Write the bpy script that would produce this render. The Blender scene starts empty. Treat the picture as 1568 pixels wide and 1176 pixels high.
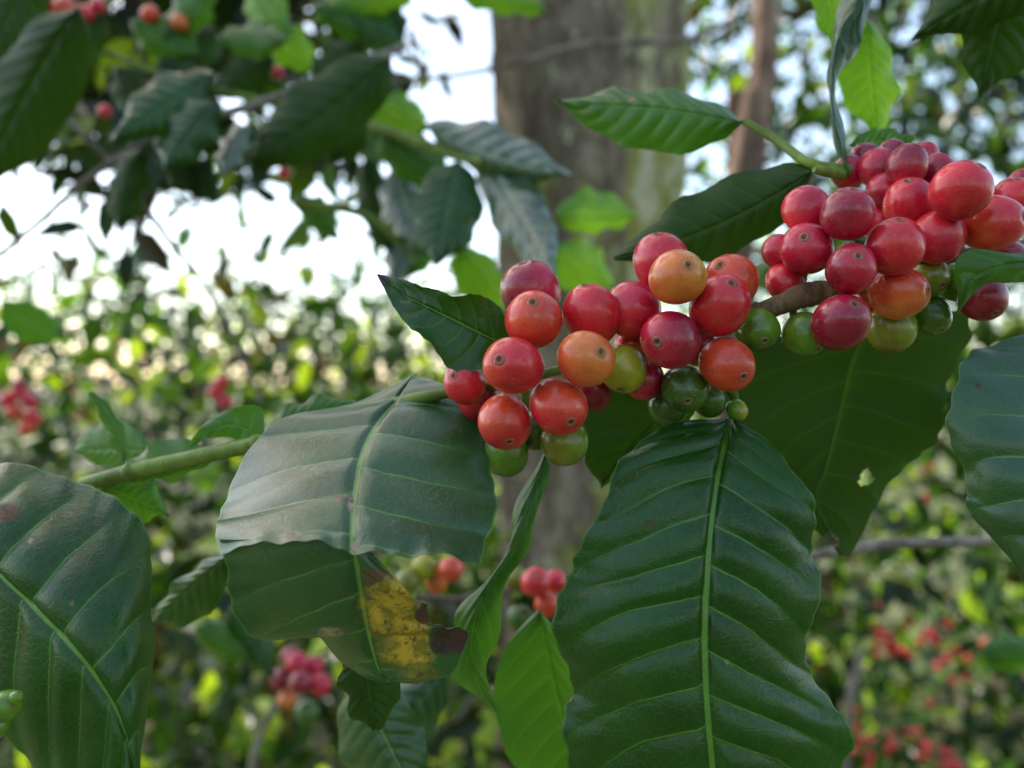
import bpy, math, random
import numpy as np
from mathutils import Vector
random.seed(3); rng=np.random.default_rng(5)
scene=bpy.context.scene
K=36/28/1568; H=1.5
def P(px,py,d): return np.array([(px-784)*K*d, d, H-(py-588)*K*d])
# ---------------------------------------------------------------- node helpers
class NT:
    def __init__(s,mat):
        s.nt=mat.node_tree; s.nt.nodes.clear()
    def n(s,t,**kw):
        x=s.nt.nodes.new(t)
        for k,v in kw.items(): setattr(x,k,v)
        return x
    def set(s,x,k,v):
        if isinstance(v,bpy.types.NodeSocket): s.nt.links.new(v,x.inputs[k])
        else: x.inputs[k].default_value=v
    def m(s,op,a,b=0.0,c=0.0,clamp=False):
        x=s.nt.nodes.new('ShaderNodeMath'); x.operation=op; x.use_clamp=clamp
        s.set(x,0,a); s.set(x,1,b)
        if op in('MULTIPLY_ADD','SMOOTH_MIN'): s.set(x,2,c)
        return x.outputs[0]
    def ss(s,v,a,b,o0=0.0,o1=1.0):
        x=s.nt.nodes.new('ShaderNodeMapRange'); x.interpolation_type='SMOOTHSTEP'
        s.set(x,0,v); s.set(x,1,a); s.set(x,2,b); s.set(x,3,o0); s.set(x,4,o1)
        return x.outputs[0]
    def mix(s,f,a,b,mode='MIX'):
        x=s.nt.nodes.new('ShaderNodeMix'); x.data_type='RGBA'; x.blend_type=mode
        s.set(x,0,f); s.set(x,6,a); s.set(x,7,b); return x.outputs[2]
    def noise(s,sc,det=3,rough=.55,vec=None,dist=0):
        x=s.n('ShaderNodeTexNoise'); x.inputs['Scale'].default_value=sc; x.inputs['Detail'].default_value=det
        x.inputs['Roughness'].default_value=rough; x.inputs['Distortion'].default_value=dist
        if vec is not None: s.nt.links.new(vec,x.inputs['Vector'])
        return x.outputs['Fac']
def rgba(c): return (c[0],c[1],c[2],1)
def leaf_mat(name,dark,light,vein,trans_col,trans=.3,rough=.34,spec=.5,coat=0.0,veinamt=.8):
    mat=bpy.data.materials.new(name); mat.use_nodes=True; T=NT(mat)
    uv=T.n('ShaderNodeUVMap').outputs[0]
    sp=T.n('ShaderNodeSeparateXYZ'); T.nt.links.new(uv,sp.inputs[0])
    obj=T.n('ShaderNodeTexCoord').outputs['Object']
    s=T.m('ABSOLUTE',sp.outputs[0]); q=sp.outputs[1]
    wob=T.m('MULTIPLY',T.m('SUBTRACT',T.noise(110,2,vec=obj),.5),.16)
    f=T.m('FRACT',T.m('ADD',q,wob))
    dist=T.m('MINIMUM',f,T.m('SUBTRACT',1.0,f))
    wid=T.m('MULTIPLY_ADD',s,-.022,.036)
    lat=T.m('SUBTRACT',1.0,T.ss(T.m('DIVIDE',dist,wid),.35,1.0))
    latw=T.m('SUBTRACT',1.0,T.ss(dist,0,.16))
    lat=T.m('MULTIPLY',lat,T.ss(s,.97,.5,0.0,1))
    midr=T.m('SUBTRACT',1.0,T.ss(s,.012,.026))
    v=T.m('MAXIMUM',T.m('MULTIPLY',lat,.5),midr)
    vo=T.n('ShaderNodeTexVoronoi',feature='DISTANCE_TO_EDGE'); vo.inputs['Scale'].default_value=420; T.nt.links.new(obj,vo.inputs['Vector'])
    ret=T.m('SUBTRACT',1.0,T.ss(vo.outputs['Distance'],0,.09))
    n1=T.noise(45,4,vec=obj); n2=T.noise(900,3,vec=obj)
    base=T.mix(T.ss(n1,.35,.68),rgba(dark),rgba(light))
    base=T.mix(T.m('MULTIPLY',latw,.25),base,rgba([c*1.7 for c in light]))
    base=T.mix(T.m('MULTIPLY',ret,.06),base,rgba(vein))
    base=T.mix(T.m('MULTIPLY',v,veinamt),base,rgba(vein))
    rim=T.ss(s,.98,.995); base=T.mix(T.m('MULTIPLY',rim,.35),base,rgba(vein))
    sp1=T.ss(T.noise(330,2,vec=obj),.78,.81); base=T.mix(T.m('MULTIPLY',sp1,.35),base,(.3,.3,.18,1))
    st=T.n('ShaderNodeAttribute',attribute_name='Stain')
    sa=T.m('ADD',st.outputs['Alpha'],T.m('MULTIPLY',T.m('SUBTRACT',T.noise(140,6,.75,vec=obj),.5),1.1))
    sa=T.m('MULTIPLY',T.ss(sa,.25,.75),T.ss(st.outputs['Alpha'],.02,.12))
    scol=T.mix(T.ss(T.noise(210,5,.7,vec=obj,dist=.6),.40,.62),st.outputs['Color'],T.mix(1.0,st.outputs['Color'],(.36,.45,.5,1),'MULTIPLY'))
    scol=T.mix(T.ss(T.noise(500,4,.7,vec=obj),.56,.64,0,.8),scol,(.07,.03,.012,1))
    base=T.mix(sa,base,scol)
    rg=T.m('ADD',T.m('MULTIPLY',T.m('SUBTRACT',T.noise(90,4,vec=obj),.5),.22),rough,clamp=True)
    rg=T.m('ADD',rg,T.m('MULTIPLY',sa,.3))
    bs=T.n('ShaderNodeBump'); bs.inputs['Strength'].default_value=.4; bs.inputs['Distance'].default_value=.0005
    hh=T.m('SUBTRACT',T.m('MULTIPLY',n2,.3),T.m('MULTIPLY',v,.7)); hh=T.m('SUBTRACT',hh,T.m('MULTIPLY',ret,.18))
    hh=T.m('ADD',hh,T.m('MULTIPLY',T.noise(220,3,vec=obj),1.0))
    T.nt.links.new(hh,bs.inputs['Height'])
    pr=T.n('ShaderNodeBsdfPrincipled'); T.nt.links.new(base,pr.inputs['Base Color']); T.nt.links.new(rg,pr.inputs['Roughness'])
    pr.inputs['Specular IOR Level'].default_value=spec; pr.inputs['Coat Weight'].default_value=coat; pr.inputs['Coat Roughness'].default_value=.32
    T.nt.links.new(bs.outputs[0],pr.inputs['Normal'])
    tr=T.n('ShaderNodeBsdfTranslucent')
    tc=T.mix(T.m('MULTIPLY',v,.6),rgba(trans_col),rgba([c*1.8 for c in trans_col])); tc=T.mix(T.m('MULTIPLY',T.ss(n1,.3,.7),.35),tc,rgba([c*.5 for c in trans_col]))
    tc=T.mix(sa,tc,scol)
    T.nt.links.new(tc,tr.inputs['Color']); T.nt.links.new(bs.outputs[0],tr.inputs['Normal'])
    mx=T.n('ShaderNodeMixShader'); mx.inputs[0].default_value=trans
    T.nt.links.new(pr.outputs[0],mx.inputs[1]); T.nt.links.new(tr.outputs[0],mx.inputs[2])
    o=T.n('ShaderNodeOutputMaterial'); T.nt.links.new(mx.outputs[0],o.inputs[0])
    return mat
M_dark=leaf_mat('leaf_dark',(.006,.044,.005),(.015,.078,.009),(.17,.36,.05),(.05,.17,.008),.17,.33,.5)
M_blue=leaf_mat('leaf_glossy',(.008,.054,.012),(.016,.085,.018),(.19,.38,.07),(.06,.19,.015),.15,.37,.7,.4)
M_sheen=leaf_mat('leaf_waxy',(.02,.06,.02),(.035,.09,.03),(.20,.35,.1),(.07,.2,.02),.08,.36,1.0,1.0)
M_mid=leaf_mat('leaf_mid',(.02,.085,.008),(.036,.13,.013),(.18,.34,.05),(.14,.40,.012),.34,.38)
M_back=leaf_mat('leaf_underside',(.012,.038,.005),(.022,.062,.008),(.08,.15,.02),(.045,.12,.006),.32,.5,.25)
M_lit=leaf_mat('leaf_backlit',(.05,.15,.010),(.08,.22,.015),(.25,.42,.06),(.36,.74,.03),.5,.4)  # brighter leaf copy: light through backlit leaves is put into its colours
# ---------------------------------------------------------------- mesh helpers
def resamp(a,n):
    a=np.asarray(a,float); 
    if a.ndim==1: a=a[:,None]
    k=len(a)
    if k==1: return np.repeat(a,n,0)
    ext=np.vstack([2*a[0]-a[1],a,2*a[-1]-a[-2]])
    u=np.linspace(0,k-1,n); i=np.minimum(u.astype(int),k-2); f=(u-i)[:,None]
    p0,p1,p2,p3=ext[i],ext[i+1],ext[i+2],ext[i+3]
    return .5*((2*p1)+(-p0+p2)*f+(2*p0-5*p1+4*p2-p3)*f**2+(-p0+3*p1-3*p2+p3)*f**3)
def mkobj(name,verts,faces,mat,smooth=True,parent=None):
    me=bpy.data.meshes.new(name); me.from_pydata([tuple(v) for v in verts],[],faces)
    if smooth: me.polygons.foreach_set('use_smooth',[True]*len(me.polygons))
    for m in (mat if isinstance(mat,list) else [mat]): me.materials.append(m)
    me.update(); ob=bpy.data.objects.new(name,me); scene.collection.objects.link(ob)
    if parent: ob.parent=parent
    return ob
def mkleaf(name,mid,L,R,dm,cl=0,cr=0,mat=None,nv=10,slant=.15,amp=.0009,wav=.0012,nt=120,ns=24,stains=(),holes=(),parent=None,fold=0.0,face=1,scal=.012,jag=0):
    m=resamp(mid,nt); l=resamp(L,nt); r=resamp(R,nt); d=resamp(dm,nt)[:,0]
    clr=resamp(cl if np.ndim(cl) else [cl,cl],nt)[:,0]; crr=resamp(cr if np.ndim(cr) else [cr,cr],nt)[:,0]
    t=np.linspace(0,1,nt)
    ph=rng.uniform(0,6.28,2)
    pos=np.zeros((nt,2*ns+1,3)); S=np.linspace(-1,1,2*ns+1); px=np.zeros((nt,2*ns+1,2))
    for j,s in enumerate(S):
        a=abs(s); e=l if s<0 else r; c=clr if s<0 else crr
        sc=1+scal*a**2*np.sin(t*6.283*nv*(.5 if s<0 else .55)+ph[0 if s<0 else 1])+ .5*scal*a**3*np.sin(t*6.283*nv*1.7+ph[1])
        p=m+(e-m)*a*sc[:,None]
        if jag:
            k=np.clip((t-.86)/.14,0,1)**1.3; jv=math.sin(s*5+1)+.5*math.sin(s*13+2)+.25*math.sin(s*31)
            p[:,1]+=jag*jv*k
        dd=d+c*a*a+fold*a
        px[:,j]=p
        pos[:,j,0]=(p[:,0]-784)*K*dd; pos[:,j,1]=dd; pos[:,j,2]=H-(p[:,1]-588)*K*dd
    du=np.gradient(pos,axis=0); dv=np.gradient(pos,axis=1); n=np.cross(du,dv); ln=np.linalg.norm(n,axis=2,keepdims=True); n/=np.maximum(ln,1e-12)
    view=np.array([0,0,H])-pos
    if (n*view).sum()<0: n=-n
    n*=face
    A=np.abs(S)[None,:]; Tm=t[:,None]
    q=(Tm-slant*(A+.35*A**3))*nv
    qq=q+np.where(S[None,:]<0,.25,0)
    env=np.clip(A/.12,0,1)**.8*(1-.7*A**4)*np.clip(np.sin(np.pi*np.clip(Tm,0.02,.98))*3,0,1)
    irr=1+.35*np.sin(Tm*17+ph[0]+S[None,:]*3)
    h=amp*irr*(np.abs(np.sin(np.pi*qq))**.75-.35)*env - amp*.9*np.exp(-(A/.045)**2)
    h+=wav*A**3*(np.sin(Tm*6.283*nv*.35+ph[0]+np.where(S[None,:]<0,0,2.))+.5*np.sin(Tm*6.283*nv*.18+ph[1]))*np.sin(np.pi*Tm)**.5
    h+=.0007*np.sin(px[:,:,0]*.021+ph[0])*np.sin(px[:,:,1]*.017+ph[1])
    pos=pos+n*h[...,None]
    W=2*ns+1
    hole=np.zeros((nt,W),bool)
    for hx,hy,hr in holes:
        ang=np.arctan2(px[:,:,1]-hy,px[:,:,0]-hx)
        hole|=np.hypot(px[:,:,0]-hx,px[:,:,1]-hy)<hr*(1+.25*np.sin(3*ang+hx)+.15*np.sin(7*ang))
    faces=[]; 
    for i in range(nt-1):
        for j in range(W-1):
            if hole[i,j]or hole[i+1,j+1]: continue
            a=i*W+j; faces.append((a,a+1,a+W+1,a+W))
    ob=mkobj(name,pos.reshape(-1,3),faces,mat,parent=parent); me=ob.data
    uvl=me.uv_layers.new(name='UVMap')
    idx=np.zeros(len(me.loops),int); me.loops.foreach_get('vertex_index',idx)
    U=np.broadcast_to(S[None,:],(nt,W)).reshape(-1)[idx]; V=(qq+3).reshape(-1)[idx]
    uvl.data.foreach_set('uv',np.stack([U,V],1).reshape(-1))
    st=np.zeros((nt,W,4)); 
    for sx,sy,sr,col,*asp in stains:
        ax=asp[0] if asp else 1
        g=np.clip(1.15-np.hypot((px[:,:,0]-sx)/ax,px[:,:,1]-sy)/sr,0,1)
        b=g>st[:,:,3]*.9
        for c in range(3): st[:,:,c]=np.where(b&(g>0),col[c],st[:,:,c])
        st[:,:,3]=np.maximum(st[:,:,3],g)
    ca=me.color_attributes.new('Stain','FLOAT_COLOR','POINT'); ca.data.foreach_set('color',st.reshape(-1))
    return ob
def leaf2(name,b,tip,wl,wr,d0,d1,bend=0,mat=None,cl=0,cr=0,dmid=0,**kw):
    b=np.array(b,float); tip=np.array(tip,float); ax=tip-b; ln=np.hypot(*ax); u=ax/ln; n=np.array([-u[1],u[0]])
    ts=np.linspace(0,1,11); mid=[];L=[];R=[];D=[]
    for t in ts:
        c=b+ax*t+n*bend*4*t*(1-t)
        pr=(math.sin(math.pi*min(1,t**.88))**.8 if 0<t<1 else 0)
        if t>.8: pr*=1-.55*(t-.8)/.2*.8
        mid.append(c); L.append(c+n*wl*pr); R.append(c-n*wr*pr); D.append(d0+(d1-d0)*t+dmid*4*t*(1-t))
    kw.setdefault('nt',60); kw.setdefault('ns',10); kw.setdefault('nv',9)
    return mkleaf(name,mid,L,R,D,cl,cr,mat,**kw)
def tube(name,pts,rad,mat,n=12,seg=60,parent=None,bump=0.0):
    p=resamp(pts,seg); r=resamp(rad,seg)[:,0]; tg=np.gradient(p,axis=0); tg/=np.linalg.norm(tg,axis=1,keepdims=True)
    up=np.array([0.13,.3,.95]); verts=[];faces=[]
    for i in range(seg):
        a=np.cross(tg[i],up); a/=np.linalg.norm(a); b=np.cross(tg[i],a)
        for k in range(n):
            th=6.2832*k/n; rr=r[i]*(1+bump*rng.normal())
            verts.append(p[i]+rr*(math.cos(th)*a+math.sin(th)*b))
    for i in range(seg-1):
        for k in range(n): faces.append((i*n+k,i*n+(k+1)%n,(i+1)*n+(k+1)%n,(i+1)*n+k))
    faces.append(tuple(range(n))); faces.append(tuple(range((seg-1)*n,seg*n))[::-1])
    return mkobj(name,verts,faces,mat,parent=parent)
def join(name,obs):
    bpy.ops.object.select_all(action='DESELECT')
    for o in obs: o.select_set(True)
    bpy.context.view_layer.objects.active=obs[0]; bpy.ops.object.join(); obs[0].name=name; obs[0].data.name=name
    return obs[0]
def bark_mat(name,c1,c2,sc,moss=None,rough=.85,bd=.004):
    mat=bpy.data.materials.new(name); mat.use_nodes=True; T=NT(mat)
    obj=T.n('ShaderNodeTexCoord').outputs['Object']
    mp=T.n('ShaderNodeMapping'); mp.inputs['Scale'].default_value=(1,1,.4) ; T.nt.links.new(obj,mp.inputs[0]); v=mp.outputs[0]
    n=T.noise(sc,6,.65,vec=v,dist=.4); n3=T.noise(sc*.25,4,vec=v)
    c=T.mix(T.ss(n,.40,.60),rgba(c1),rgba(c2)); c=T.mix(T.ss(n3,.45,.62,0,.7),c,rgba([x*.45 for x in c1]))
    if moss:
        sx=T.n('ShaderNodeSeparateXYZ'); T.nt.links.new(obj,sx.inputs[0]); side=T.ss(sx.outputs[0],.06,.25)
        mo=T.m('ADD',T.noise(9,6,.75,vec=v),T.m('MULTIPLY',side,.16))
        c=T.mix(T.m('MULTIPLY',T.ss(mo,.58,.64),.9),c,rgba(moss))
        li=T.m('ADD',T.noise(18,5,.8,vec=v),T.m('MULTIPLY',side,.10))
        c=T.mix(T.m('MULTIPLY',T.ss(li,.60,.66),.8),c,(.56,.52,.38,1))
    b=T.n('ShaderNodeBump'); b.inputs['Strength'].default_value=.9; b.inputs['Distance'].default_value=bd; T.nt.links.new(n,b.inputs['Height'])
    p=T.n('ShaderNodeBsdfPrincipled'); p.inputs['Roughness'].default_value=rough; p.inputs['Specular IOR Level'].default_value=.25; T.nt.links.new(c,p.inputs['Base Color']); T.nt.links.new(b.outputs[0],p.inputs['Normal'])
    o=T.n('ShaderNodeOutputMaterial'); T.nt.links.new(p.outputs[0],o.inputs[0]); return mat
M_trunk=bark_mat('trunk_bark',(.13,.10,.068),(.31,.245,.175),26,moss=(.27,.28,.04),bd=.03)
M_stick=bark_mat('branch_bark',(.14,.085,.045),(.33,.22,.12),250,bd=.0006)
M_slim=bark_mat('slim_trunk_bark',(.18,.11,.08),(.40,.27,.20),30,bd=.01)
M_grey=bark_mat('twig_bark',(.16,.13,.11),(.3,.26,.22),120,bd=.0006)
M_green=bark_mat('green_stem',(.12,.19,.03),(.20,.28,.05),160,rough=.5,bd=.0003)
# ---------------------------------------------------------------- cherries
def berry_mat():
    mat=bpy.data.materials.new('cherry_skin'); mat.use_nodes=True; T=NT(mat)
    obj=T.n('ShaderNodeTexCoord').outputs['Object']
    a=T.n('ShaderNodeAttribute',attribute_name='Col')
    n=T.noise(150,4,.6,vec=obj); c=T.mix(T.ss(n,.35,.7,0,.55),a.outputs['Color'],T.mix(1.0,a.outputs['Color'],(.55,.3,.45,1),'MULTIPLY'))
    sp=T.ss(T.noise(1500,2,vec=obj),.64,.72); c=T.mix(T.m('MULTIPLY',sp,.22),c,(.8,.45,.3,1))
    blem=T.ss(T.noise(420,3,.6,vec=obj),.71,.75); c=T.mix(T.m('MULTIPLY',blem,.7),c,(.12,.05,.02,1))
    r=T.ss(T.noise(260,4,.6,vec=obj),.3,.7,.24,.40)
    r=T.m('ADD',r,T.m('MULTIPLY',a.outputs['Alpha'],.4))
    b=T.n('ShaderNodeBump'); b.inputs['Strength'].default_value=.4; b.inputs['Distance'].default_value=.0003; T.nt.links.new(T.noise(600,3,vec=obj),b.inputs['Height'])
    p=T.n('ShaderNodeBsdfPrincipled'); T.nt.links.new(c,p.inputs['Base Color']); T.nt.links.new(r,p.inputs['Roughness']); T.nt.links.new(b.outputs[0],p.inputs['Normal'])
    p.inputs['Specular IOR Level'].default_value=.5
    p.inputs['Coat Weight'].default_value=.28; p.inputs['Coat Roughness'].default_value=.12
    o=T.n('ShaderNodeOutputMaterial'); T.nt.links.new(p.outputs[0],o.inputs[0]); return mat
M_berry=berry_mat()
CR=(.55,.010,.045); DC=(.27,.005,.028); RD=(.70,.022,.035); OR=(.74,.08,.03); OG=(.72,.19,.035); GR=(.12,.27,.014); OL=(.21,.24,.018); YG=(.40,.42,.025); DG=(.05,.13,.012); YO=(.62,.42,.02)
TH=np.array([0,.06,.10,.13,.16,.19,.235,.30]+list(np.linspace(.4,math.pi,20)))
NS=32
def berry(cen,r,axis,c1,c2,verts,faces,cols,hi=True):
    axis=np.array(axis,float); axis/=np.linalg.norm(axis)
    a=np.cross(axis,[.2,.1,.9]); a/=np.linalg.norm(a); b=np.cross(axis,a)
    th=TH if hi else np.linspace(0,math.pi,8); ns=NS if hi else 10
    off=len(verts); ph=rng.uniform(0,6.28,4); gd=rng.normal(size=3); gd[2]-=.6; gd/=np.linalg.norm(gd); bal=rng.uniform(.1,.8)
    el=rng.uniform(1.0,1.12); fl=rng.uniform(.93,1.0)
    for i,t in enumerate(th):
        for k in range(ns):
            f=6.28318*k/ns
            rr=1+.022*math.sin(2*f+ph[0])*math.sin(t)+.014*math.sin(3*f+ph[1])*math.sin(t)**2+.014*math.sin(4*t+ph[2])*math.sin(t)
            nav=0
            if hi:
                if t<.09: rr-=.05; nav=1
                elif t<.12: rr-=.02; nav=.9
                elif t<.175: rr+=.018; nav=.75
                elif t<.24: rr-=.012; nav=.4
                rr-=.03*math.exp(-(t/.35)**2)
                rr-=.10*math.exp(-((math.pi-t)/.35)**2)
            d=axis*math.cos(t)*el+ (a*math.cos(f)+b*math.sin(f)*fl)*math.sin(t)
            g=float(np.dot(d,gd)); w=1/(1+math.exp(-(g-.55*bal-.1)*6))
            c=[c1[q]*(1-w)+c2[q]*w for q in range(3)]
            if hi and t>2.75: 
                c=[c[q]*.6+(.1,.12,.02)[q]*.4 for q in range(3)]
            nv=(.20,.12,.045) if nav<.95 else (.03,.018,.008)
            c=[c[q]*(1-nav*.9)+nv[q]*nav*.9 for q in range(3)]
            verts.append(cen+r*rr*d); cols.append((*c,nav))
    for i in range(len(th)-1):
        for k in range(ns):
            v0=off+i*ns+k; v1=off+i*ns+(k+1)%ns
            faces.append((v0,v1,v1+ns,v0+ns))
def cluster(name,items,branch,hi=True):
    n=len(items); base=.2156
    d=np.array([base+i[5] for i in items]); d0=d.copy()
    for it in range(200):
        cen=np.array([P(items[i][0],items[i][1],d[i]) for i in range(n)]); r=np.array([items[i][2]*K*base for i in range(n)])
        mv=0
        for i in range(n):
            for j in range(i+1,n):
                dist=np.linalg.norm(cen[i]-cen[j]); mn=(r[i]+r[j])*.975
                if dist<mn:
                    s=1 if d[j]>d[i] else -1
                    e=min((mn-dist)*.5,.0006); d[j]+=s*e; d[i]-=s*e; mv=1
        d=np.clip(d,d0-.008,d0+.02)
        if not mv: break
    verts=[];faces=[];cols=[]; ped=[]
    for i,itm in enumerate(items):
        cen=P(itm[0],itm[1],d[i]); r=itm[2]*K*d[i]
        j=np.argmin(np.linalg.norm(branch-cen,axis=1)); out=cen-branch[j]; out/=np.linalg.norm(out)+1e-9
        if itm[6]: 
            dx,dy=itm[6][0]/itm[2],itm[6][1]/itm[2]; ax=np.array([dx,-math.sqrt(max(.05,1-dx*dx-dy*dy)),-dy])
        else: ax=out+rng.normal(size=3)*.25
        berry(cen,r,ax,itm[3],itm[4],verts,faces,cols)
        ax=ax/np.linalg.norm(ax); A=cen-ax*r*.85
        if np.linalg.norm(branch[j]-A)<.013: ped.append((A,branch[j]))
    ob=mkobj(name,verts,faces,M_berry)
    ca=ob.data.color_attributes.new('Col','FLOAT_COLOR','POINT'); ca.data.foreach_set('color',np.array(cols).reshape(-1))
    obs=[tube('p',[a,(a*.6+b*.4)+rng.normal(size=3)*.0006,b],[.0012,.0011,.0015],M_green,n=6,seg=6) for a,b in ped]
    pj=join(name+'_stalks',obs); pj.parent=ob
    return ob
br_px=[(120,745,.262),(200,722,.255),(300,700,.248),(400,678,.240),(500,655,.240),(600,620,.240),(700,598,.232),(760,590,.227),(850,568,.228),(950,545,.229),(1050,515,.229),(1150,480,.226),(1210,460,.224),(1260,452,.226),(1350,420,.232),(1450,395,.236),(1560,380,.24),(1700,350,.245)]
br=np.array([P(*q) for q in br_px]); brs=resamp(br,200)
sticky=tube('coffee_branch',brs[118:],[.0017,.0019,.0021,.0023,.0026],M_stick,bump=.04,seg=120)
g=tube('green_shoot',brs[:120],[.0024,.0025,.0022,.0017,.0014,.0016],M_green,bump=.015,seg=120,parent=sticky)
for (x,y,dd,rr) in [(1222,455,.2225,.0032),(1160,478,.2255,.003),(1262,450,.225,.0034),(1065,512,.229,.003),(200,722,.255,.0032),(395,679,.240,.003)]:
    c=P(x,y,dd); tg=P(x+14,y-4,dd)-P(x,y,dd)
    tube('node_ring',[c-tg,c-tg*.4,c,c+tg*.4,c+tg],[.0018,rr*.85,rr,rr*.85,.0018],M_stick if x>900 else M_green,seg=14,parent=sticky,bump=.05)
tube('bare_spur',[P(1150,482,.222),P(1190,468,.2195),P(1228,454,.219),P(1262,446,.222)],[.0024,.0027,.0034,.0032],M_stick,seg=24,parent=sticky,bump=.06)
c1=[(812,447,46,CR,DC,.006,None),(817,490,45,RD,OR,-.006,(-2,-24)),(905,482,45,RD,OG,.001,None),(786,560,46,OR,RD,-.008,(-20,-8)),
(897,550,45,OG,OR,-.010,(20,-10)),(855,622,44,RD,OR,-.009,(16,22)),(773,646,43,RD,OR,-.004,None),(712,588,33,RD,OG,.010,None),(735,612,34,DC,RD,.012,None),
(955,565,36,YG,OL,.002,None),(865,676,38,OL,GR,.010,None),(775,692,36,DG,GR,.013,None),(905,595,34,DC,CR,.014,None),(820,660,30,DG,GR,.018,None)]
c2=[(1012,402,43,RD,CR,.006,None),(1037,425,44,OG,YO,-.008,(8,-14)),(1120,430,41,OR,OG,.005,None),(1102,468,46,RD,CR,-.006,(8,-28)),
(968,475,45,CR,RD,.006,None),(1027,520,46,CR,DC,-.008,(-28,6)),(1113,558,43,OR,RD,-.004,(16,20)),(1160,505,34,GR,DG,.004,None),
(1048,595,36,DG,GR,.004,None),(1022,622,30,DG,DG,.012,None),(985,578,33,DC,CR,.006,None),(968,528,28,RD,OG,.010,None),(1085,612,28,DG,GR,.012,None),(1070,530,30,CR,DC,.016,None),(1128,628,17,GR,YG,.013,None)]
c3=[(1235,322,36,CR,RD,.008,None),(1298,328,41,CR,DC,-.002,(0,-35)),(1235,381,40,CR,DC,-.003,(-16,-12)),(1303,412,38,CR,DC,-.006,(-4,-14)),(1192,385,27,CR,DC,.010,None),
(1202,432,29,RD,OR,.010,None),(1287,494,43,CR,DC,-.006,(6,-24)),(1232,512,34,GR,OL,.001,None),(1370,378,43,RD,CR,-.004,(-4,-36)),(1376,449,42,OR,OG,-.001,(28,0)),
(1393,313,39,RD,CR,.005,None),(1470,292,44,RD,CR,.001,(18,-30)),(1435,364,41,RD,CR,.000,(14,-33)),(1520,343,44,OR,RD,.002,(26,-4)),(1364,503,38,OL,GR,.008,None),
(1420,425,32,OL,GR,.007,None),(1424,482,31,DG,GR,.012,None),(1505,456,36,DC,CR,.008,None),(1465,432,30,GR,OL,.013,None),(1345,258,30,CR,DC,.018,None),(1389,254,31,DC,CR,.016,None),
(1300,264,27,DC,CR,.022,None),(1436,266,29,CR,DC,.018,None),(1355,292,27,CR,DC,.012,None),(1325,243,24,DC,DC,.026,None),(1366,236,22,DC,CR,.028,None),(1415,240,22,CR,DC,.028,None),
(1552,305,33,CR,RD,.012,None),(1566,282,22,DC,CR,.022,None),(1348,340,30,RD,CR,.010,None),(1333,455,26,RD,OG,.014,None),(1540,400,34,DC,CR,.016,None)]
cluster('coffee_cherry_cluster',c1,brs); cluster('coffee_cherry_cluster',c2,brs); cluster('coffee_cherry_cluster',c3,brs)
# ---------------------------------------------------------------- hero leaves
BR=(.12,.055,.02); YE=(.55,.36,.02); TAN=(.33,.27,.15)
mkleaf('coffee_leaf',[(1120,636),(1108,690),(1097,750),(1088,820),(1084,890),(1082,960),(1083,1040),(1086,1110),(1092,1180),(1100,1260),(1108,1330)],
 [(1118,636),(1010,656),(950,700),(928,775),(885,850),(853,900),(856,985),(864,1060),(872,1130),(905,1220),(1106,1330)],
 [(1124,638),(1180,668),(1222,735),(1246,800),(1255,870),(1236,940),(1244,1010),(1278,1080),(1294,1150),(1266,1240),(1110,1330)],
 [.232,.220,.211,.206,.203,.201,.200,.200,.201,.203,.206],[.004,.014,.014],[.004,.012,.012],M_dark,nv=11,slant=.14,amp=.0015,wav=.0026,nt=220,ns=44,
 stains=[(995,805,14,(.06,.09,.01)),(1115,1015,6,TAN)],fold=-.003,scal=.02)
tube('leaf_stalk',[P(1112,585,.228),P(1124,610,.231),P(1120,636,.2318)],[.0016,.0015,.0011],M_green,parent=sticky)
torn=mkleaf('coffee_leaf',[(632,578),(605,615),(575,650),(555,690),(545,740),(540,790),(540,836)],
 [(630,578),(545,618),(430,650),(362,708),(336,765),(330,805),(338,838)],
 [(632,578),(690,604),(738,655),(755,715),(757,770),(748,820),(738,866)],
 [.250,.238,.226,.214,.202,.191,.181],[.002,.006,.010,.010],[.002,.004,.008,.008],M_blue,nv=5.2,slant=.05,amp=.0010,wav=.0016,nt=170,ns=60,
 stains=[(475,718,10,TAN,1.8),(537,768,22,TAN,.4),(520,765,10,(.2,.13,.05),2),(445,822,12,TAN,2.5),(545,833,12,TAN,1),(700,606,6,TAN,2)],scal=.012,jag=7)
mkleaf('torn_leaf_end',[(538,826),(545,865),(552,905),(560,950),(568,990),(580,1030),(600,1045)],
 [(337,824),(342,885),(362,940),(400,980),(470,968),(530,1010),(590,1046)],
 [(560,834),(625,905),(652,925),(668,968),(712,968),(692,1025),(640,1050)],
 [.1845,.186,.190,.195,.200,.203,.205],[.0095,.009,.004],[.001,.004,.004],M_blue,nv=5,slant=.1,amp=.0010,wav=.0016,nt=190,ns=60,
 stains=[(598,925,80,YE,.75),(625,985,56,YE,1.1),(650,944,30,(.10,.04,.015),.7),(678,982,28,(.05,.02,.01),1.3),(700,975,30,(.05,.015,.01),1.0),(505,965,12,TAN,2.2),(572,882,20,BR,1.5),(640,925,14,TAN,.5),(640,1030,26,(.2,.2,.02),1.5)],parent=torn,scal=.02)
leaf2('coffee_leaf',(552,980),(575,1118),40,52,.214,.216,0,M_back,.004,.002)
leaf2('coffee_leaf',(545,1040),(640,1230),70,60,.27,.26,0,M_blue,.01,.0,amp=.0006)
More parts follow.
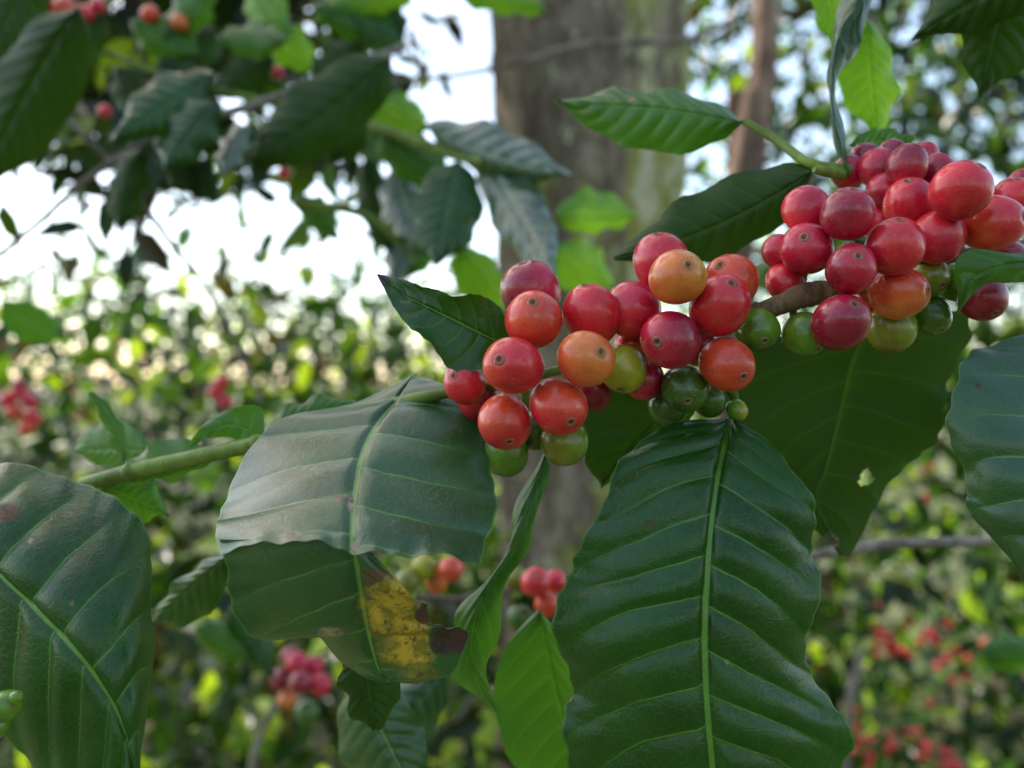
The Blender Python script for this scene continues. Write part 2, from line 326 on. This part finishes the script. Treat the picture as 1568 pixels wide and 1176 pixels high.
mkleaf('coffee_leaf',[(-110,770),(-60,820),(0,888),(60,945),(115,1000),(160,1065),(190,1130),(205,1210),(200,1290)],
 [(-110,770),(-90,900),(-60,1000),(-20,1090),(40,1170),(100,1230),(140,1270),(170,1290),(198,1295)],
 [(-105,765),(-40,728),(40,718),(130,730),(196,778),(228,860),(236,950),(222,1080),(204,1290)],
 [.222,.212,.205,.2,.196,.194,.194,.195,.198],[.004,.006,.006],[.012,.036,.028],M_dark,nv=9,slant=.13,amp=.0013,wav=.0016,nt=160,ns=36,
 stains=[(112,925,7,(.3,.22,.08)),(10,790,20,BR,1.7),(48,830,8,TAN,1)])
mkleaf('coffee_leaf',[(1700,480),(1660,560),(1625,640),(1605,720),(1598,800),(1600,880),(1610,980)],
 [(1690,470),(1585,498),(1480,548),(1452,640),(1478,742),(1512,810),(1606,985)],
 [(1700,480),(1740,600),(1740,700),(1730,800),(1715,900),(1690,960),(1614,985)],
 [.230,.219,.210,.203,.200,.200,.203],[.002,.008,.010],[.002,.012],M_blue,nv=8,slant=.13,amp=.0013,wav=.002,nt=140,ns=40,
 stains=[(1497,592,9,(.05,.03,.03),1)],scal=.03)
mkleaf('coffee_leaf',[(1640,400),(1580,402),(1530,408),(1490,430),(1468,478)],[(1640,380),(1575,382),(1510,380),(1466,400),(1464,478)],[(1640,430),(1580,432),(1545,432),(1512,440),(1472,478)],
 [.204,.201,.1995,.200,.203],.002,.002,M_mid,nv=4,amp=.0006,wav=.001,nt=60,ns=14,stains=[(1568,440,14,BR)])
mkleaf('coffee_leaf',[(1350,470),(1312,540),(1296,600),(1280,660),(1262,720),(1248,770),(1290,850)],
 [(1350,470),(1470,480),(1470,560),(1430,640),(1415,700),(1350,760),(1300,852)],
 [(1345,470),(1130,540),(1110,620),(1150,690),(1190,750),(1240,800),(1285,852)],
 [.242,.246,.25,.252,.254,.255,.256],.004,.004,M_back,nv=7,slant=.14,amp=.0006,wav=.002,nt=160,ns=44,holes=[(1326,733,10),(1270,828,9)],stains=[(1326,733,14,TAN),(1272,828,16,TAN)],face=-1,scal=.04)
mkleaf('coffee_leaf',[(1050,590),(1010,630),(975,670),(945,705),(920,748)],[(1050,580),(930,590),(895,640),(896,700),(918,748)],[(1060,600),(1060,640),(1010,680),(970,710),(924,748)],
 [.24,.244,.246,.248,.25],.002,.002,M_back,nv=6,amp=.0006,nt=60,ns=14,scal=.04)
leaf2('coffee_leaf',(1248,258),(940,396),60,52,.24,.262,-18,M_back,.006,.004,nt=110,ns=24,nv=10,slant=.12,amp=.0006)
leaf2('coffee_leaf',(1142,186),(848,154),28,66,.262,.30,4,M_mid,.01,.006,nt=110,ns=24,nv=10,slant=.12,amp=.0006,stains=[(968,155,8,TAN)])
tube('leaf_stalk',[P(1300,262,.245),P(1240,250,.245),P(1190,215,.255),P(1140,186,.262)],[.0020,.0016,.0014,.0012],M_green,parent=sticky)
tube('leaf_stalk',[P(1290,268,.243),P(1262,262,.241),P(1246,258,.24)],[.0018,.0015,.0012],M_green,parent=sticky)
leaf2('coffee_leaf',(1330,30),(1345,215),50,38,.30,.32,4,M_lit,.004,.004,nt=80,ns=16,amp=.0006)
leaf2('coffee_leaf',(1262,-60),(1285,90),28,26,.31,.32,0,M_lit,.004,.004,amp=.0006)
leaf2('coffee_leaf',(1300,222),(1400,214),18,22,.26,.27,0,M_mid)
mkleaf('coffee_leaf',[(1325,-60),(1318,0),(1284,60),(1274,120),(1278,190),(1298,262)],[(1322,-60),(1296,0),(1270,60),(1266,120),(1272,190),(1297,262)],[(1328,-60),(1334,0),(1318,60),(1290,120),(1286,190),(1299,262)],
 [.25,.25,.247,.245,.243,.242],.01,.008,M_dark,nv=8,amp=.0005,nt=80,ns=12)
leaf2('coffee_leaf',(1640,-60),(1395,60),60,50,.23,.27,10,M_back,.006,.004)
leaf2('coffee_leaf',(1560,-80),(1500,150),60,70,.25,.27,0,M_back,.006,.004)
mkleaf('coffee_leaf',[(788,536),(740,512),(700,492),(655,470),(615,450),(578,420)],[(790,536),(750,566),(695,562),(640,520),(603,470),(576,420)],[(788,530),(768,478),(725,450),(680,448),(640,434),(580,419)],
 [.222,.22,.219,.219,.221,.224],[0,-.004,0],[0,-.003,0],M_dark,nv=8,slant=.16,amp=.0006,wav=.0012,nt=110,ns=24,stains=[(580,423,18,(.16,.03,.14))],scal=.03)
mkleaf('coffee_leaf',[(405,676),(370,655),(345,652),(318,662),(290,684)],[(405,670),(400,625),(360,624),(315,645),(288,684)],[(420,680),(380,680),(350,672),(320,672),(290,686)],[.243,.244,.245,.246,.247],.0,.0,M_mid,nv=5,nt=60,ns=14,amp=.0004)
leaf2('coffee_leaf',(400,664),(545,618),16,24,.255,.262,-8,M_mid,.002,.004,amp=.0004)
leaf2('coffee_leaf',(330,700),(168,742),52,10,.25,.262,-6,M_mid,.004,.004,amp=.0004)
leaf2('coffee_leaf',(150,740),(260,790),30,40,.265,.27,0,M_mid,.004,.004,amp=.0004)
leaf2('coffee_leaf',(190,716),(138,600),10,16,.258,.262,14,M_mid,.002,.002,nt=50,ns=8,amp=.0002,wav=.0004)
leaf2('coffee_leaf',(232,690),(110,690),46,24,.29,.31,0,M_mid,.002,.002,amp=.0004,wav=.0006)
mkleaf('coffee_leaf',[(836,694),(815,760),(785,840),(745,900),(725,960),(725,1020),(765,1092)],[(832,694),(800,765),(770,850),(708,930),(698,980),(702,1040),(762,1092)],[(838,694),(834,745),(815,820),(785,880),(765,960),(748,1020),(767,1092)],
 [.235,.228,.224,.222,.222,.224,.23],[.004,.008],[.004,.006],M_mid,nv=9,nt=110,ns=16,amp=.0005)
leaf2('coffee_leaf',(826,930),(905,1260),100,40,.27,.30,6,M_mid,.004,.004,nt=90,ns=18,amp=.0006)
leaf2('coffee_leaf',(690,1010),(560,1200),60,40,.30,.29,0,M_blue,.01,.004,amp=.0006)
leaf2('coffee_leaf',(350,850),(225,960),22,46,.27,.29,0,M_dark,.004,.004,amp=.0005)
leaf2('coffee_leaf',(0,470),(95,520),30,30,.6,.62,0,M_mid)
# ---------------------------------------------------------------- mid-distance branch, upper left
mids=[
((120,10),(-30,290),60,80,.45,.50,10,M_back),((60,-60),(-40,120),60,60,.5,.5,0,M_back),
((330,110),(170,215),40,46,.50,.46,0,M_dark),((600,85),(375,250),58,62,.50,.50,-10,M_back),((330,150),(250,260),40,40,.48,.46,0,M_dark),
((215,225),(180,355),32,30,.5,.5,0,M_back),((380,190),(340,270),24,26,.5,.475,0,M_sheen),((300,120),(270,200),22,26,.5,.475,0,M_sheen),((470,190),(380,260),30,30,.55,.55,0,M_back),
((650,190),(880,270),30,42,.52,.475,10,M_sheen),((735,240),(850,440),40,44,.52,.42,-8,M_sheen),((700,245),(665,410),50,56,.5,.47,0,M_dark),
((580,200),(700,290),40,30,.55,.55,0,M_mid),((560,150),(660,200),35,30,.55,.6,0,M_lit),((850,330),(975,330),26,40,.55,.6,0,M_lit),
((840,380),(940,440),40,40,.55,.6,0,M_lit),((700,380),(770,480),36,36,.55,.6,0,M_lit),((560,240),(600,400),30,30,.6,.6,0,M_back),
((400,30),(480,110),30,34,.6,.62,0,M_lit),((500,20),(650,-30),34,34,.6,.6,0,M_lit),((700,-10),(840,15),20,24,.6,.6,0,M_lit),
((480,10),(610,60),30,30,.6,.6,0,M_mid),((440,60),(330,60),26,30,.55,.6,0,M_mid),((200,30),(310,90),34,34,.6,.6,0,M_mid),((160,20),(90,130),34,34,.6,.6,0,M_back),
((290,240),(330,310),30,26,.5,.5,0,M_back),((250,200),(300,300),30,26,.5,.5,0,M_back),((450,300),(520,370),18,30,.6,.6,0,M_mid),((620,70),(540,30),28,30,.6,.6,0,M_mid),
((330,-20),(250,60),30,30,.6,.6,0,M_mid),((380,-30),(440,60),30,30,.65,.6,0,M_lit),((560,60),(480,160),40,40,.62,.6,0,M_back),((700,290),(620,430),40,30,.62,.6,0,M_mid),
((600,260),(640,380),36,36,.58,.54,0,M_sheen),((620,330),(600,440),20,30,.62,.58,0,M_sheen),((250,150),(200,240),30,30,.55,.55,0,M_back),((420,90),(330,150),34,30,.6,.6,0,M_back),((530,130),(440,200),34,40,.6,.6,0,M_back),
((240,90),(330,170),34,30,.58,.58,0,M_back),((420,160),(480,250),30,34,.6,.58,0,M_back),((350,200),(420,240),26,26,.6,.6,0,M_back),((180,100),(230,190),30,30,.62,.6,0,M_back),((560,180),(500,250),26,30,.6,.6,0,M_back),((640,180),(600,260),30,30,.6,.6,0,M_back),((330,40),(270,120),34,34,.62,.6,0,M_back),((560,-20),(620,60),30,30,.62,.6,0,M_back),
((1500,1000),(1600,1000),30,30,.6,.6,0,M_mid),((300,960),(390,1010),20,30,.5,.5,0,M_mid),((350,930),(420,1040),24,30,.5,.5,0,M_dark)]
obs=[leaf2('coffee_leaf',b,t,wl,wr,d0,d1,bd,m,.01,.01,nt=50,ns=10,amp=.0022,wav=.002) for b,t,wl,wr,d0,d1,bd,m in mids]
up=join('coffee_plant_background_leaves',obs)
def tw(name,pts,r,mat,par=None): return tube(name,[P(*p) for p in pts],r,mat,n=8,seg=40,parent=par,bump=.03)
tw('twig',[(-40,420,.5),(60,340,.52),(150,262,.52),(260,200,.54),(420,150,.56),(620,70,.6)],[.0014,.0018,.0024,.003,.003],M_grey,up)
tw('twig',[(100,180,.54),(180,260,.54),(260,370,.56),(330,460,.6),(400,615,.62)],[.002,.002,.0018,.0016],M_grey,up)
tw('twig',[(450,310,.55),(560,330,.55),(640,400,.56)],[.003,.003,.0025],M_green,up)
tw('twig',[(160,80,.6),(300,130,.6),(480,170,.6),(560,190,.56),(690,235,.52),(740,250,.5)],[.003,.003,.0035,.004,.003],M_green,up)
tw('twig',[(560,130,.9),(700,115,.9),(800,95,.9),(900,68,.9),(1050,60,.9),(1140,20,.9)],[.002,.003,.0035,.0035,.003],M_grey,up)
tw('twig',[(1235,852,.4),(1300,842,.4),(1360,833,.4),(1510,829,.4)],[.002,.003,.0026,.0026],M_grey,up)
tw('twig',[(640,915,.42),(700,918,.42),(760,905,.42),(860,890,.42)],[.0022]*3,M_grey,up)
tw('twig',[(460,1040,.8),(400,1120,.8),(375,1250,.8)],[.004]*3,M_grey,up)
tw('twig',[(1320,1000,1.2),(1300,1080,1.2),(1290,1300,1.2)],[.006]*3,M_grey,up)
bc=[((625,890),20,.40,OL),((650,868),20,.405,YG),((690,872),20,.40,OR),((668,892),18,.41,OG),((820,892),23,.38,RD),((838,925),20,.385,OR),((795,945),20,.39,DG),((850,890),18,.40,RD),((790,885),18,.41,OL),
((430,1040),17,.62,DC),((455,1015),17,.62,CR),((480,1020),16,.63,CR),((490,1048),17,.61,CR),((460,1045),17,.60,DC),((440,1070),15,.62,OG),((470,1090),18,.63,DG),((445,1005),15,.64,DC),
((10,1080),24,.185,GR),((-5,1110),20,.185,GR),((25,1068),10,.183,GR),
((30,600),13,.9,RD),((45,615),13,.9,CR),((22,630),13,.9,OR),((50,640),13,.91,RD),((30,590),12,.9,DC),((12,612),12,.9,RD),((40,655),12,.9,OR),((330,600),12,.9,RD),((345,615),11,.9,CR),((340,585),10,.9,RD),
((100,12),16,.6,OR),((75,10),14,.6,RD),((130,22),14,.6,RD),((230,22),14,.6,OR),((275,35),14,.6,OG),((150,10),12,.61,RD),((160,170),10,.7,RD),((435,265),10,.7,RD),((425,110),10,.7,CR)]
verts=[];faces=[];cols=[]
for (c,r,d,col) in bc: berry(P(c[0],c[1],d),r*K*d,rng.normal(size=3),col,col,verts,faces,cols,hi=True)
for (cx,cy,d,n,sp) in [(1400,985,1.9,34,.07),(1370,1145,1.8,30,.08),(1480,740,2.3,12,.12),(160,500,2.8,14,.3),(90,560,2.8,20,.3),(300,520,2.8,12,.3),(1230,1100,1.9,8,.08)]:
    for _ in range(n):
        c=P(cx,cy,d)+rng.normal(size=3)*sp*np.array([1,.5,.4]); berry(c,.0095,rng.normal(size=3),RD,OR,verts,faces,cols,hi=False)
ob=mkobj('background_coffee_cherries',verts,faces,M_berry); ca=ob.data.color_attributes.new('Col','FLOAT_COLOR','POINT'); ca.data.foreach_set('color',np.array(cols).reshape(-1))
# ---------------------------------------------------------------- trunks
def trunk(name,rows,d,mat):
    verts=[];faces=[];n=40;rows=np.array(rows,float); rr=resamp(rows,90)
    for i,(py,x0,x1) in enumerate(rr):
        c=P((x0+x1)/2,py,d); r=(x1-x0)/2*K*d
        for k in range(n):
            f=6.2832*k/n; w=1+.035*math.sin(3*f+i*.05)+.025*math.sin(7*f-i*.08)+.012*rng.normal()
            verts.append((c[0]+r*w*math.cos(f),c[1]+r*w*math.sin(f),c[2]))
    for i in range(len(rr)-1):
        for k in range(n): faces.append((i*n+k,i*n+(k+1)%n,(i+1)*n+(k+1)%n,(i+1)*n+k))
    return mkobj(name,verts,faces,mat)
trunk('tree_trunk',[(-3200,800,1000),(-1500,770,1020),(-300,750,1040),(0,748,1046),(150,752,1048),(280,756,1040),(400,758,1012),(520,760,975),(700,763,940),(900,768,938),(1200,755,950),(1600,735,975),(1745,700,1010)],1.6,M_trunk)
trunk('slender_tree_trunk',[(-1500,1190,1220),(0,1155,1192),(150,1135,1180),(300,1105,1165),(420,1090,1150),(700,1095,1165),(1200,1100,1180),(1420,1090,1190)],2.0,M_slim)
trunk('slender_tree_trunk',[(-1500,1100,1130),(0,1150,1172),(150,1112,1136),(300,1122,1150),(420,1110,1140),(700,1120,1150),(1400,1110,1150)],2.1,M_slim)
# ---------------------------------------------------------------- foliage masses
def fol_mat(name,trans=.35,rough=.33):
    mat=bpy.data.materials.new(name); mat.use_nodes=True; T=NT(mat)
    a=T.n('ShaderNodeAttribute',attribute_name='Col')
    p=T.n('ShaderNodeBsdfPrincipled'); T.nt.links.new(a.outputs['Color'],p.inputs['Base Color']); p.inputs['Roughness'].default_value=rough; p.inputs['Specular IOR Level'].default_value=.4
    tr=T.n('ShaderNodeBsdfTranslucent'); T.nt.links.new(T.mix(1.0,a.outputs['Color'],(2.8,2.8,.6,1),'MULTIPLY'),tr.inputs['Color'])
    mx=T.n('ShaderNodeMixShader'); mx.inputs[0].default_value=trans; T.nt.links.new(p.outputs[0],mx.inputs[1]); T.nt.links.new(tr.outputs[0],mx.inputs[2])
    o=T.n('ShaderNodeOutputMaterial'); T.nt.links.new(mx.outputs[0],o.inputs[0]); return mat
M_fol=fol_mat('foliage')
TP=np.array([[0,0,0],[.28,.19,.05],[.28,0,0],[.28,-.19,.05],[.65,.17,.02],[.65,0,-.04],[.65,-.17,.02],[1,0,-.14]])
TF=[(0,3,2),(0,2,1),(1,2,5,4),(2,3,6,5),(4,5,7),(5,6,7)]
def foliage(name,C,size,col):
    n=len(C); u=rng.normal(size=(n,3)); u[:,2]-=.5; u/=np.linalg.norm(u,axis=1,keepdims=True)
    w=rng.normal(size=(n,3))*.9; w[:,2]+=1; v=np.cross(w,u); v/=np.linalg.norm(v,axis=1,keepdims=True); w=np.cross(u,v)
    V=C[:,None,:]+size[:,None,None]*(TP[None,:,0,None]*u[:,None]+TP[None,:,1,None]*v[:,None]+TP[None,:,2,None]*w[:,None])
    faces=[tuple(8*i+k for k in f) for i in range(n) for f in TF]
    ob=mkobj(name,V.reshape(-1,3),faces,M_fol)
    cc=np.ones((n,8,4)); cc[:,:,:3]=col[:,None,:]
    ca=ob.data.color_attributes.new('Col','FLOAT_COLOR','POINT'); ca.data.foreach_set('color',cc.reshape(-1)); return ob
PAL=np.array([(.005,.016,.003),(.009,.029,.004),(.020,.052,.007),(.06,.13,.012),(.24,.33,.03),(.04,.03,.014)])
def clumps(cen,per,sig,smin,smax,bright=1.0):
    cen=np.asarray(cen); n=len(cen)
    C=np.repeat(cen,per,0)+rng.normal(size=(n*per,3))*sig
    pal=PAL[rng.choice(6,size=n*per,p=[.27,.25,.17,.12,.11,.08])]*np.repeat(rng.uniform(.5,1.5,n),per)[:,None]*bright
    return C,rng.uniform(smin,smax,n*per),pal
def put(name,parts):
    C=np.vstack([p[0] for p in parts]); s=np.concatenate([p[1] for p in parts]); c=np.vstack([p[2] for p in parts])
    k=C[:,2]>.02; return foliage(name,C[k],s[k],c[k])
def region(n,x0,x1,y0,y1,d0,d1):
    """clump centres spread over a wedge of plantation seen between two bearings"""
    d=rng.uniform(d0,d1,n); a=rng.uniform(x0,x1,n); b=rng.uniform(y0,y1,n)
    return np.stack([a*d,d,H+b*d],1)
T_=lambda px:(px-784)*K
Z_=lambda py:-(py-588)*K
cl=region(330,T_(-300),T_(800),Z_(1250),Z_(455),2.8,5.5)
put('coffee_shrub_foliage',[clumps(cl,26,(.26,.26,.18),.08,.16)])
cl=region(130,T_(-400),T_(1000),Z_(640),Z_(425),9,14); put('distant_tree_foliage',[clumps(cl,24,(.6,.5,.28),.16,.32,1.2)])
cl=region(230,T_(1040),T_(1800),Z_(1300),Z_(560),2.4,4.5); cl2=region(200,T_(1060),T_(1800),Z_(560),Z_(-120),2.4,4.8)
put('coffee_shrub_foliage',[clumps(cl,24,(.22,.2,.17),.07,.15,1.6),clumps(cl2,24,(.22,.2,.18),.07,.14)])  # lower clumps: leaf colours brightened to stand in for sunlit leaves
cl=region(100,T_(150),T_(1300),Z_(1300),Z_(850),1.4,2.4); put('coffee_shrub_foliage',[clumps(cl,20,(.13,.12,.09),.05,.11)])
cl=region(95,T_(-60),T_(600),Z_(150),Z_(-120),1.2,2.2); put('coffee_shrub_foliage',[clumps(cl,16,(.09,.09,.07),.05,.11,.8)])
cl=region(34,T_(60),T_(600),Z_(290),Z_(130),.9,1.5); put('coffee_shrub_foliage',[clumps(cl,8,(.05,.05,.04),.04,.08,.7)])
# unseen coffee foliage added behind the camera to block frontal sky light
n=95; cl=np.stack([rng.uniform(-3.2,3.2,n),rng.uniform(-2.6,-1.1,n),rng.uniform(.2,3.0,n)],1)
put('coffee_shrub_foliage',[clumps(cl,20,(.28,.22,.22),.14,.26)])
# unseen tree crown, added between the sun and this branch to shade it
elv=math.radians(52); rot=math.radians(-50)
sdir=np.array([math.sin(rot)*math.cos(elv),math.cos(rot)*math.cos(elv),math.sin(elv)])
ctr=np.array([0,.25,H])+sdir*4.6
cc=rng.normal(size=(60,3))*np.array([.6,.6,.35])+ctr
n=34; c2_=np.stack([rng.uniform(-3.0,3.6,n),rng.uniform(-2.2,2.2,n),rng.uniform(4.2,5.6,n)],1)  # more unseen clumps added overhead to darken and break up the sky
cw=put('added_shade_crown',[clumps(cc,24,(.28,.28,.2),.14,.26),clumps(c2_,20,(.32,.32,.15),.18,.34)])
tube('crown_limb',[P(880,-3150,1.6),ctr*.5+P(880,-3150,1.6)*.5+np.array([0,0,.3]),ctr],[.16,.10,.05],M_trunk,seg=30,parent=cw)
# ---------------------------------------------------------------- ground
gm=bpy.data.materials.new('leaf_litter_soil'); gm.use_nodes=True; T=NT(gm); obj=T.n('ShaderNodeTexCoord').outputs['Object']
c=T.mix(T.ss(T.noise(3,6,.7,vec=obj),.4,.6),(.10,.075,.04,1),(.06,.11,.02,1)); c=T.mix(T.ss(T.noise(30,4,.7,vec=obj),.52,.62),c,(.17,.16,.07,1))
p=T.n('ShaderNodeBsdfPrincipled'); p.inputs['Roughness'].default_value=.95; T.nt.links.new(c,p.inputs['Base Color']); o=T.n('ShaderNodeOutputMaterial'); T.nt.links.new(p.outputs[0],o.inputs[0])
N=60; gx=np.linspace(-1,1,N); gx=np.sign(gx)*np.abs(gx)**3*600
V=[(x,y,.0+.04*math.sin(x*1.3)*math.cos(y*1.1) if abs(x)<50 and abs(y)<50 else 0) for y in gx for x in gx]
mkobj('ground',V,[(j*N+i,j*N+i+1,(j+1)*N+i+1,(j+1)*N+i) for j in range(N-1) for i in range(N-1)],gm)
# ---------------------------------------------------------------- light
w=bpy.data.worlds.new('World'); scene.world=w; w.use_nodes=True; nt=w.node_tree
sky=nt.nodes.new('ShaderNodeTexSky'); sky.sky_type='NISHITA'; sky.sun_disc=False; sky.sun_elevation=elv; sky.sun_rotation=rot; sky.dust_density=2.5; sky.air_density=1; sky.altitude=600
wb=nt.nodes.new('ShaderNodeMix'); wb.data_type='RGBA'; wb.blend_type='MULTIPLY'; wb.inputs[0].default_value=1; wb.inputs[7].default_value=(1.10,1.02,.88,1)
bg=nt.nodes['Background']; bg.inputs[1].default_value=.50; nt.links.new(sky.outputs[0],wb.inputs[6]); nt.links.new(wb.outputs[2],bg.inputs[0])
sd=Vector(sdir)
ld=bpy.data.lights.new('sun','SUN'); ld.energy=5; ld.angle=math.radians(.5); ld.color=(1,.94,.82); lo=bpy.data.objects.new('sun',ld); scene.collection.objects.link(lo)
lo.rotation_euler=sd.to_track_quat('Z','Y').to_euler(); lo.location=(0,0,20)
# ---------------------------------------------------------------- camera
cd=bpy.data.cameras.new('camera'); co=bpy.data.objects.new('camera',cd); scene.collection.objects.link(co); co.location=(0,0,H); co.rotation_euler=(math.pi/2,0,0)
cd.lens=28; cd.sensor_width=36; cd.clip_start=.01; cd.clip_end=2000; cd.dof.use_dof=True; cd.dof.focus_distance=.209; cd.dof.aperture_fstop=7.5
scene.camera=co
scene.view_settings.view_transform='Standard'; scene.view_settings.look='None'; scene.view_settings.exposure=0
